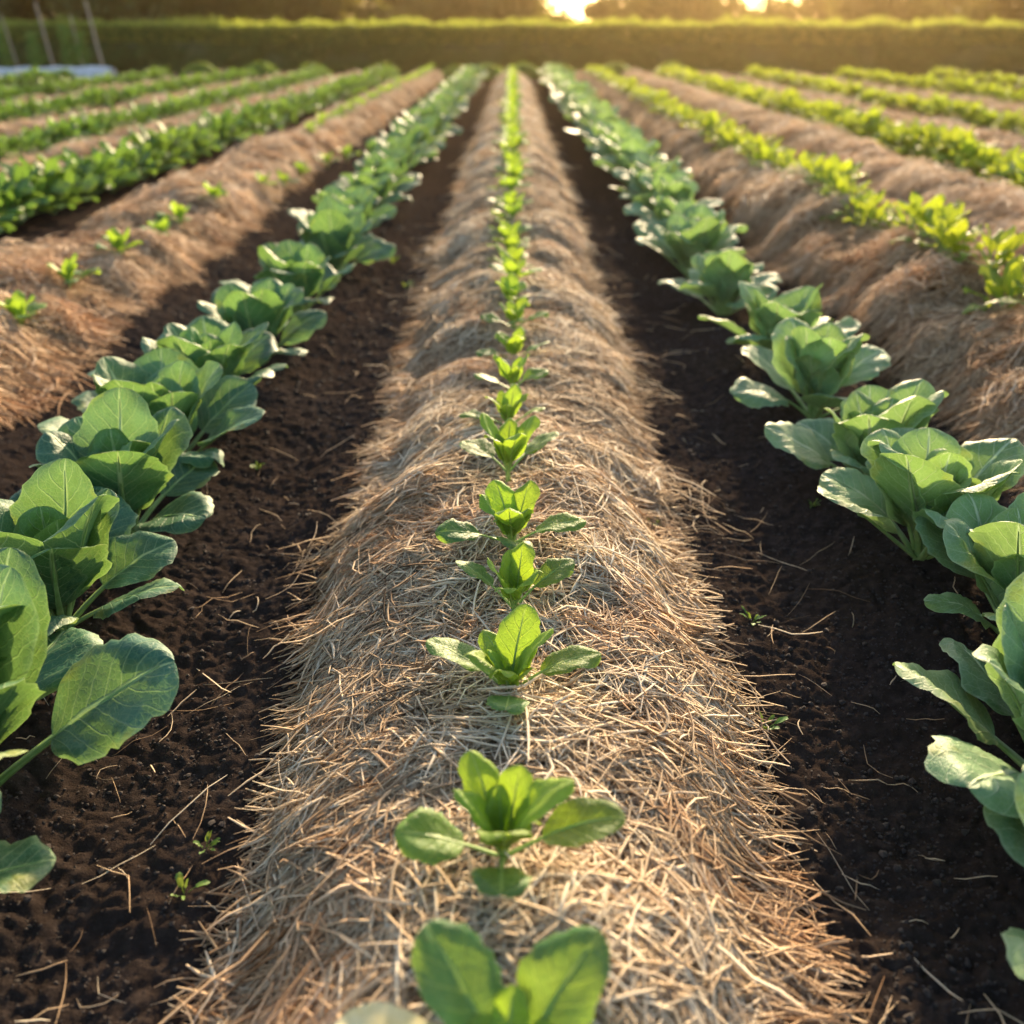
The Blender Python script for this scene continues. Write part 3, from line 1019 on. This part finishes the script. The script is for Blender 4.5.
# far-end round bushes across the rows' ends
def round_bush(R, nleaf=1500):
    M = MB()
    u = R.randn(nleaf, 3)
    u /= np.linalg.norm(u, axis=1, keepdims=True)
    u[:, 2] = np.abs(u[:, 2])
    lump = 1 + 0.18 * vnoise(u[:, 0] * 3 + 5, u[:, 1] * 3 + u[:, 2] * 2)
    r = (0.72 + 0.28 * R.rand(nleaf) ** 0.5) * lump
    P = u * r[:, None] * np.array([0.36, 0.36, 0.34]) + np.array([0, 0, 0.03])
    cards(M, P, u, 0.045, np.clip(R.rand(nleaf) * 0.8 + 0.2 * u[:, 2], 0, 1), rng=R)
    return M


R = np.random.RandomState(77)
protoB = [round_bush(R).build("round_bush", [M_BUSH]) for _ in range(3)]
ub = set()
bx = [at(p, 78, 0)[0] for p in (205, 262, 318, 385, 455, 490, 526, 563, 612, 672)]
bl = ["left of the dark leafy row end", "behind the second leafy row end", "behind the first leafy row end", "behind the small seedling bed end",
      "behind the dark cabbage row end", "just stake side of the central bed end", "behind the end of the central straw bed",
      "behind the pale cabbage row end", "behind the end of the yellow green plants", "behind the end of the bare straw bed"]
bl[0] = "nearest the stakes of all the round bushes"
for i, x in enumerate(bx):
    o = dup(protoB[i % 3], ub)
    place(o, x, 28.6, gz(x, 28.6), R.rand() * 6, R.uniform(1.25, 1.45))
    o.scale = (o.scale[0], o.scale[0], 0.95)
    tag(o, f"round green bush before the hedge, {bl[i]}", "bush", "round bushes across the row ends")

# hedge
M = MB()
R = np.random.RandomState(9)
HY, HH, HT = 33.5, 1.24, 1.3
hx0, hx1 = -30.0, 30.0


def hedge_top(x):
    return HH * (1 + 0.035 * vnoise(x * 1.1, x * 0 + 4) + 0.02 * vnoise(x * 4.0, x * 0 + 9))


# inner dark body (twigs and shade inside the hedge)
nx = 240
xx = np.linspace(hx0, hx1, nx + 1)
sec = [(-0.50, 0.0), (-0.52, 0.55), (-0.42, 0.78), (0.42, 0.78), (0.52, 0.55), (0.5, 0.0)]
V = np.zeros((nx + 1, len(sec), 3))
for j, (a, b) in enumerate(sec):
    V[:, j, 0] = xx
    V[:, j, 1] = HY + a + 0.05 * vnoise(xx * 2, xx * 0 + j)
    V[:, j, 2] = b * hedge_top(xx) - (0.02 if b == 0 else 0)
M.add(V.reshape(-1, 3), gridfaces(nx, len(sec) - 1), tint=0.0, mat=0)
n = 60000
px = hx0 + (hx1 - hx0) * R.rand(n)
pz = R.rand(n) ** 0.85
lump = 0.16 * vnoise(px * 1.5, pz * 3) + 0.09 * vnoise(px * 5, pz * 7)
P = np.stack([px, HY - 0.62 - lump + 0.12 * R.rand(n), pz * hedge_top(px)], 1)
cards(M, P, np.array([0, -1, 0.3]) + 0 * P, 0.055, R.rand(n) * (0.5 + 0.4 * pz), 0, 0.7, R)  # leaf colour lightens upward, following the sunlit hedge top
n = 60000
px = hx0 + (hx1 - hx0) * R.rand(n)
P = np.stack([px, HY + (R.rand(n) - 0.5) * HT, hedge_top(px) * (0.76 + 0.28 * R.rand(n))], 1)
cards(M, P, np.array([0, 0, 1.0]) + 0 * P, 0.055, R.rand(n), 0, 0.8, R)
# sprays leaning out of the upper front face, their pale colour spreading the sunlit strip
n = 22000
px = hx0 + (hx1 - hx0) * R.rand(n)
pz = 1 - 0.38 * R.rand(n) ** 1.6
P = np.stack([px, HY - 0.45 - 0.30 * R.rand(n), pz * hedge_top(px) * 1.03], 1)
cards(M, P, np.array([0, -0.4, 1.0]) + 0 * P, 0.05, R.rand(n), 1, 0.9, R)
# upright shoots, sunlight put into their pale colour
n = 16000
px = hx0 + (hx1 - hx0) * R.rand(n)
py = HY + (R.rand(n) - 0.5) * HT * 0.98
hb = hedge_top(px) - 0.03
hl = 0.10 + 0.26 * R.rand(n) * (0.6 + 0.6 * vnoise(px * 3, py))
dx, dy = R.randn(n) * 0.04, R.randn(n) * 0.04
ww = 0.016
a = R.rand(n) * 3.14
ca, sa = np.cos(a) * ww, np.sin(a) * ww
V = np.stack([np.stack([px - ca, py - sa, hb], 1), np.stack([px + ca, py + sa, hb], 1),
              np.stack([px + dx + ca * .4, py + dy + sa * .4, hb + hl], 1), np.stack([px + dx - ca * .4, py + dy - sa * .4, hb + hl], 1)], 1).reshape(-1, 3)
M.add(V, np.arange(4 * n).reshape(-1, 4), tint=np.repeat(R.rand(n), 4), mat=1)
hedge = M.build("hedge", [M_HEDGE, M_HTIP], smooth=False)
tag(hedge, "long dark clipped hedge with bright feathery top closing the field", "hedge")


# trees behind
def make_tree(R, h, wd, nleaf=9000):
    root = empty("tree")
    T = MB()
    K = 8
    pts, rad = [], []
    zz = np.linspace(-0.1, h * 0.62, 7)
    for k, z in enumerate(zz):
        pts.append((0.1 * math.sin(k * 1.3), 0.1 * math.cos(k * 1.7), z))
        rad.append(0.16 * (1.25 - k / 7))

    def tube(pts, rad):
        P = np.array(pts)
        q = np.arange(K) / K * 2 * math.pi
        V = []
        for i in range(len(P)):
            d = P[min(i + 1, len(P) - 1)] - P[max(i - 1, 0)]
            d /= np.linalg.norm(d)
            a = np.cross(d, [0.3, 1, 0.1])
            a /= np.linalg.norm(a)
            b = np.cross(d, a)
            V.append(P[i] + rad[i] * (np.cos(q)[:, None] * a + np.sin(q)[:, None] * b))
        i, j = np.meshgrid(np.arange(len(P) - 1), np.arange(K), indexing='ij')
        a = (i * K + j).ravel()
        b = (i * K + (j + 1) % K).ravel()
        T.add(np.concatenate(V), np.stack([a, b, b + K, a + K], 1))
    tube(pts, rad)
    blobs = []
    for k in range(14):
        a = k * 2.4 + R.rand()
        zt = h * R.uniform(0.2, 0.92)
        rr = wd * 0.5 * R.uniform(0.35, 0.95) * (1.15 - 0.6 * zt / h)
        e = np.array([rr * math.cos(a), rr * math.sin(a), zt])
        s = np.array([0, 0, max(0.4, zt - rr * 0.9) * 0.7])
        tube([s, (s + e) / 2 + np.array([0, 0, -0.1]), e], [0.07, 0.05, 0.02])
        blobs.append((e, wd * R.uniform(0.17, 0.30)))
    blobs.append((np.array([0, 0, h * 0.9]), wd * 0.22))
    T.build("trunk", [M_BARK], root)
    C = MB()
    per = nleaf // len(blobs)
    for c, r in blobs:
        u = R.randn(per, 3)
        u /= np.linalg.norm(u, axis=1, keepdims=True)
        rr = r * (0.45 + 0.55 * R.rand(per) ** 0.5) * (1 + 0.35 * vnoise(u[:, 0] * 3 + c[0] * 9, u[:, 1] * 3 + u[:, 2] * 3))
        P = c + u * rr[:, None] * np.array([1, 1, 0.8])
        cards(C, P, u, 0.13, np.clip(R.rand(per) * 0.7 + 0.25 * R.rand(), 0, 1), rng=R)
    C.build("crown", [M_TREE], root, smooth=False)
    return root


tp = [make_tree(R, 5.2, 5.0), make_tree(R, 4.2, 5.2), make_tree(R, 3.0, 3.0), make_tree(R, 6.0, 5.6), make_tree(R, 4.6, 4.6, 5600), make_tree(R, 3.4, 3.6, 4200)]
ut = set()
#  px, distance, prototype, scale
TR = [(-120, 40, 3, 1.1), (-20, 38, 0, 1.1), (70, 40, 3, 0.95), (150, 38, 0, 1.05), (225, 41, 1, 1.15), (285, 43, 2, 1.0), (335, 44, 0, 0.95), (395, 46, 2, 1.0),
      (440, 52, 1, 1.0), (490, 50, 1, 1.0), (528, 46, 2, 1.1), (600, 52, 2, 0.75), (655, 52, 1, 1.1), (700, 60, 4, 1.15), (765, 58, 4, 0.95), (822, 56, 5, 0.95),
      (880, 50, 1, 1.0), (935, 52, 0, 0.85), (1000, 44, 0, 0.95), (1060, 42, 3, 0.9), (1130, 46, 0, 1.1),
      (40, 60, 3, 1.5), (125, 62, 3, 1.55), (330, 66, 3, 1.5), (235, 64, 3, 1.6),
      (55, 56, 0, 1.35), (190, 55, 3, 1.25), (262, 57, 0, 1.35), (310, 52, 3, 1.0), (425, 64, 3, 1.1),
      (110, 52, 3, 1.1), (10, 50, 3, 1.1), (340, 60, 3, 0.9), (960, 64, 0, 1.0)]
TL = ["tall dark tree outside the frame past the stakes", "tall dark tree behind the outermost stakes", "tall dark tree above the gap between the stakes",
      "broad dark tree just past the last stake", "olive tree over the hedge with a sunlit side", "small rounded tree beside the olive one",
      "dark tree over the hedge above the second leafy row", "small pale olive tree above the cabbage row end", "broad hazy tree above the central bed",
      "small rounded hazy tree above the central bed", "dark small tree at the edge of the bright sky gap", "low round tree inside the bright sky gap",
      "hazy tree right after the bright sky gap", "golden hazy tree beneath the sun glow", "small glowing tree under the brightest sky",
      "golden low tree past the brightest sky", "brown hazy tree before the picture corner", "broad hazy tree above the outer bushy rows",
      "dark tree in the upper corner on the sunlit side", "dark tree outside the frame on the sunlit side", "last dark tree outside the frame on the sunlit side",
  "farthest tall tree over the outer stakes", "farthest tall tree over the innermost stake", "farthest tall tree above the second leafy row end",
      "farthest tall tree beyond the sunlit olive tree", "back tree filling the space between the stakes", "back tree past the last stake, between two broad dark trees", "back tree behind the sunlit olive tree",
      "back tree between the small rounded tree and the leafy row end", "far back tree above the cabbage row end",
      "tall tree standing behind the tree past the last stake", "tall tree standing behind the trees of the stake corner", "tree standing farther back above the leafy rows",
      "tree standing farther back in the sunlit corner"]
for i, (px, d, k, s) in enumerate(TR):
    o = dup(tp[k], ut)
    zc = d * CT + H * ST
    place(o, (px - CX) * zc / F, d, 0, R.rand() * 6, s)
    tag(o, TL[i], "tree", "trees behind the hedge")


# ------------------------------------------------------------------ stakes, fleece
def tube_to(M, a, b, r0, r1, K=8, mat_=0, seg=5, wob=0.01):
    a, b = np.array(a, float), np.array(b, float)
    q = np.arange(K) / K * 2 * math.pi
    d = (b - a) / np.linalg.norm(b - a)
    u = np.cross(d, [0.2, 1, 0.1])
    u /= np.linalg.norm(u)
    v = np.cross(d, u)
    V = []
    for i in range(seg + 1):
        t = i / seg
        c = a + (b - a) * t + u * wob * math.sin(t * 5)
        r = r0 + (r1 - r0) * t
        V.append(c + r * (np.cos(q)[:, None] * u + np.sin(q)[:, None] * v))
    i, j = np.meshgrid(np.arange(seg), np.arange(K), indexing='ij')
    x = (i * K + j).ravel()
    y = (i * K + (j + 1) % K).ravel()
    M.add(np.concatenate(V), np.stack([x, y, y + K, x + K], 1), mat=mat_)
    M.add(V[-1], np.array([[0, 1, 2, 3], [0, 3, 4, 5], [0, 5, 6, 7]]), mat=mat_)


def vine_mesh(R, h, n=420):
    M = MB()
    z = R.rand(n) * h
    a = R.rand(n) * 6.28
    r = 0.05 + 0.13 * R.rand(n) * (1 + 0.8 * vnoise(z * 5, z * 0))
    P = np.stack([r * np.cos(a), r * np.sin(a), z], 1)
    cards(M, P, np.stack([np.cos(a), np.sin(a), 0.4 + 0 * a], 1), 0.05, R.rand(n), rng=R)
    tube_to(M, (0.03, 0, 0), (0.05, 0.03, h * 0.95), 0.012, 0.006, wob=0.05)
    return M


SY = 31.0
sl = [("first", 22, 12, 1.55, 0.030), ("second", 57, 48, 1.85, 0.045), ("third", 86, 80, 1.55, 0.03), ("fourth", 106, 97, 1.9, 0.05)]
desc = ["thin weathered stake nearest the picture edge", "thick brown stake leaning slightly, second from the picture edge",
        "thin pale stake between the two thick ones", "thick brown stake, last one toward the middle of the hedge"]
for i, (_, pb, pt, h, r) in enumerate(sl):
    zc = SY * CT + H * ST
    xb, xt = (pb - CX) * zc / F, (pt - CX) * zc / F
    M = MB()
    tube_to(M, (0, 0, -0.1), (xt - xb, 0, h), r * 0.8, r * 0.65)
    o = M.build("wooden_stake", [M_STAKE])
    o.location = (xb, SY, 0)
    tag(o, desc[i], "stake", "stakes of the bean row")
uv_ = set()
vp = [vine_mesh(R, 1.25).build("climbing_bean", [M_WEED]), vine_mesh(R, 1.0).build("climbing_bean", [M_WEED])]
vd = ["climbing bean plant beside the outermost thin stake", "low climbing bean plant between the first two stakes",
      "yellowish climbing bean plant beyond the thick second stake", "climbing bean plant twined by the thin pale stake"]
for i, px in enumerate((8, 38, 70, 84)):
    o = dup(vp[i % 2], uv_)
    zc = SY * CT + H * ST
    place(o, (px - CX) * zc / F, SY + 0.1, 0, i * 1.3, 1.0 + 0.1 * (i % 2))
    tag(o, vd[i], "bean plant", "climbing beans at the stakes")

# fleece row cover: wrinkled low tunnel on hoops
root = empty("row_cover", (0, 0, 0))
M = MB()
xa, xb = -19.0, at(150, 73, 0)[0]
nx, na = 160, 14
xx = np.linspace(xa, xb, nx + 1)
an = np.linspace(0, math.pi, na + 1)
XX, AA = np.meshgrid(xx, an, indexing='ij')
wr = 1 + 0.10 * vnoise(XX * 2.3, AA * 2) + 0.06 * np.abs(np.sin(XX * math.pi / 0.9)) + 0.05 * vnoise(XX * 9, AA * 5)
V = np.stack([XX, 29.4 - 0.32 * np.cos(AA) * wr, 0.24 * np.sin(AA) * wr], -1)
M.add(V.reshape(-1, 3), gridfaces(nx, na))
M.build("fleece", [M_FLEECE], root)
for k in range(9):
    M = MB()
    xk = xa + 0.4 + k * (xb - xa - 0.6) / 8
    for j in range(8):
        a1, a2 = math.pi * j / 8, math.pi * (j + 1) / 8
        tube_to(M, (xk, 29.4 - 0.31 * math.cos(a1), 0.235 * math.sin(a1)), (xk, 29.4 - 0.31 * math.cos(a2), 0.235 * math.sin(a2)), 0.008, 0.008, seg=1, wob=0)
    M.build("hoop", [M_HOOP], root)
tag(root, "white wrinkled fleece tunnel on the ground below the stakes", "row cover")

# ------------------------------------------------------------------ weeds on the soil
weed_px = [(765, 728, "small bright weed with toothed leaves on dark soil beside the straw edge", 1.0),
           (752, 622, "tiny weed sprig with thin stalk between straw and the pale cabbages", 0.8),
           (812, 512, "pair of tiny round weed leaves on bare soil by the pale cabbages", 0.5),
           (182, 885, "fine grassy weed tuft at the straw edge near the bottom corner", 0.9),
           (205, 842, "thin weed sprig beside the grassy tuft at the straw edge", 0.6),
           (318, 655, "tiny weed among loose straws in the dark soil gap", 0.6),
           (392, 262, "leafy low weed patch beside the central straw, near the dark cabbages", 1.5),
           (405, 285, "second low weed patch beside the central straw, closer than the leafy one", 1.3),
           (258, 468, "short two leaved weed sprout beneath the long cabbage leaf", 0.6),
           (655, 532, "weed sprig poking from straw fringe facing the pale cabbages", 0.8)]
for i, (px, py, lab, s) in enumerate(weed_px):
    M = MB()
    x, y = at(px, py, 0)
    for k in range(7 + (i % 3) * 3):
        leaf(M, L=R.uniform(0.022, 0.05) * s, W=R.uniform(0.003, 0.007) * s, sf=0.4, az=R.rand() * 6.28, phi0=D(R.uniform(5, 60)), bend=D(R.uniform(10, 60)),
             cup=0.3, ruffle=0.001, tint=R.rand(), nu=8, nv=4, r0=R.rand() * 0.006, z0=0, rib=0.0006, mats=(0, 0), rng=R)
    o = M.build("weed", [M_WEED])
    surf = max(gz(x, y), bz(x, y, 0) - 0.004 if abs(x) < 0.6 else -1)
    o.location = (x, y, surf)
    tag(o, lab, "weed", "weeds on the soil")

# ------------------------------------------------------------------ haze
M = MB()
x0, x1, y0, y1, z0, z1 = -195, 195, -40, 195, -1.3, 8.5
V = np.array([[x, y, z] for x in (x0, x1) for y in (y0, y1) for z in (z0, z1)])
M.add(V, np.array([[0, 1, 3, 2], [4, 6, 7, 5], [0, 4, 5, 1], [2, 3, 7, 6], [0, 2, 6, 4], [1, 5, 7, 3]]))
m, t, out = mat("haze_air")
pv = t.nodes.new("ShaderNodeVolumePrincipled")
pv.inputs['Color'].default_value = (1.0, 0.72, 0.36, 1)
pv.inputs['Density'].default_value = 0.000750
pv.inputs['Anisotropy'].default_value = 0.88
t.links.new(pv.outputs[0], out.inputs['Volume'])
hz = M.build("haze", [m], smooth=False)
tag(hz, "thin warm evening haze over the field", "haze", kind="stuff")
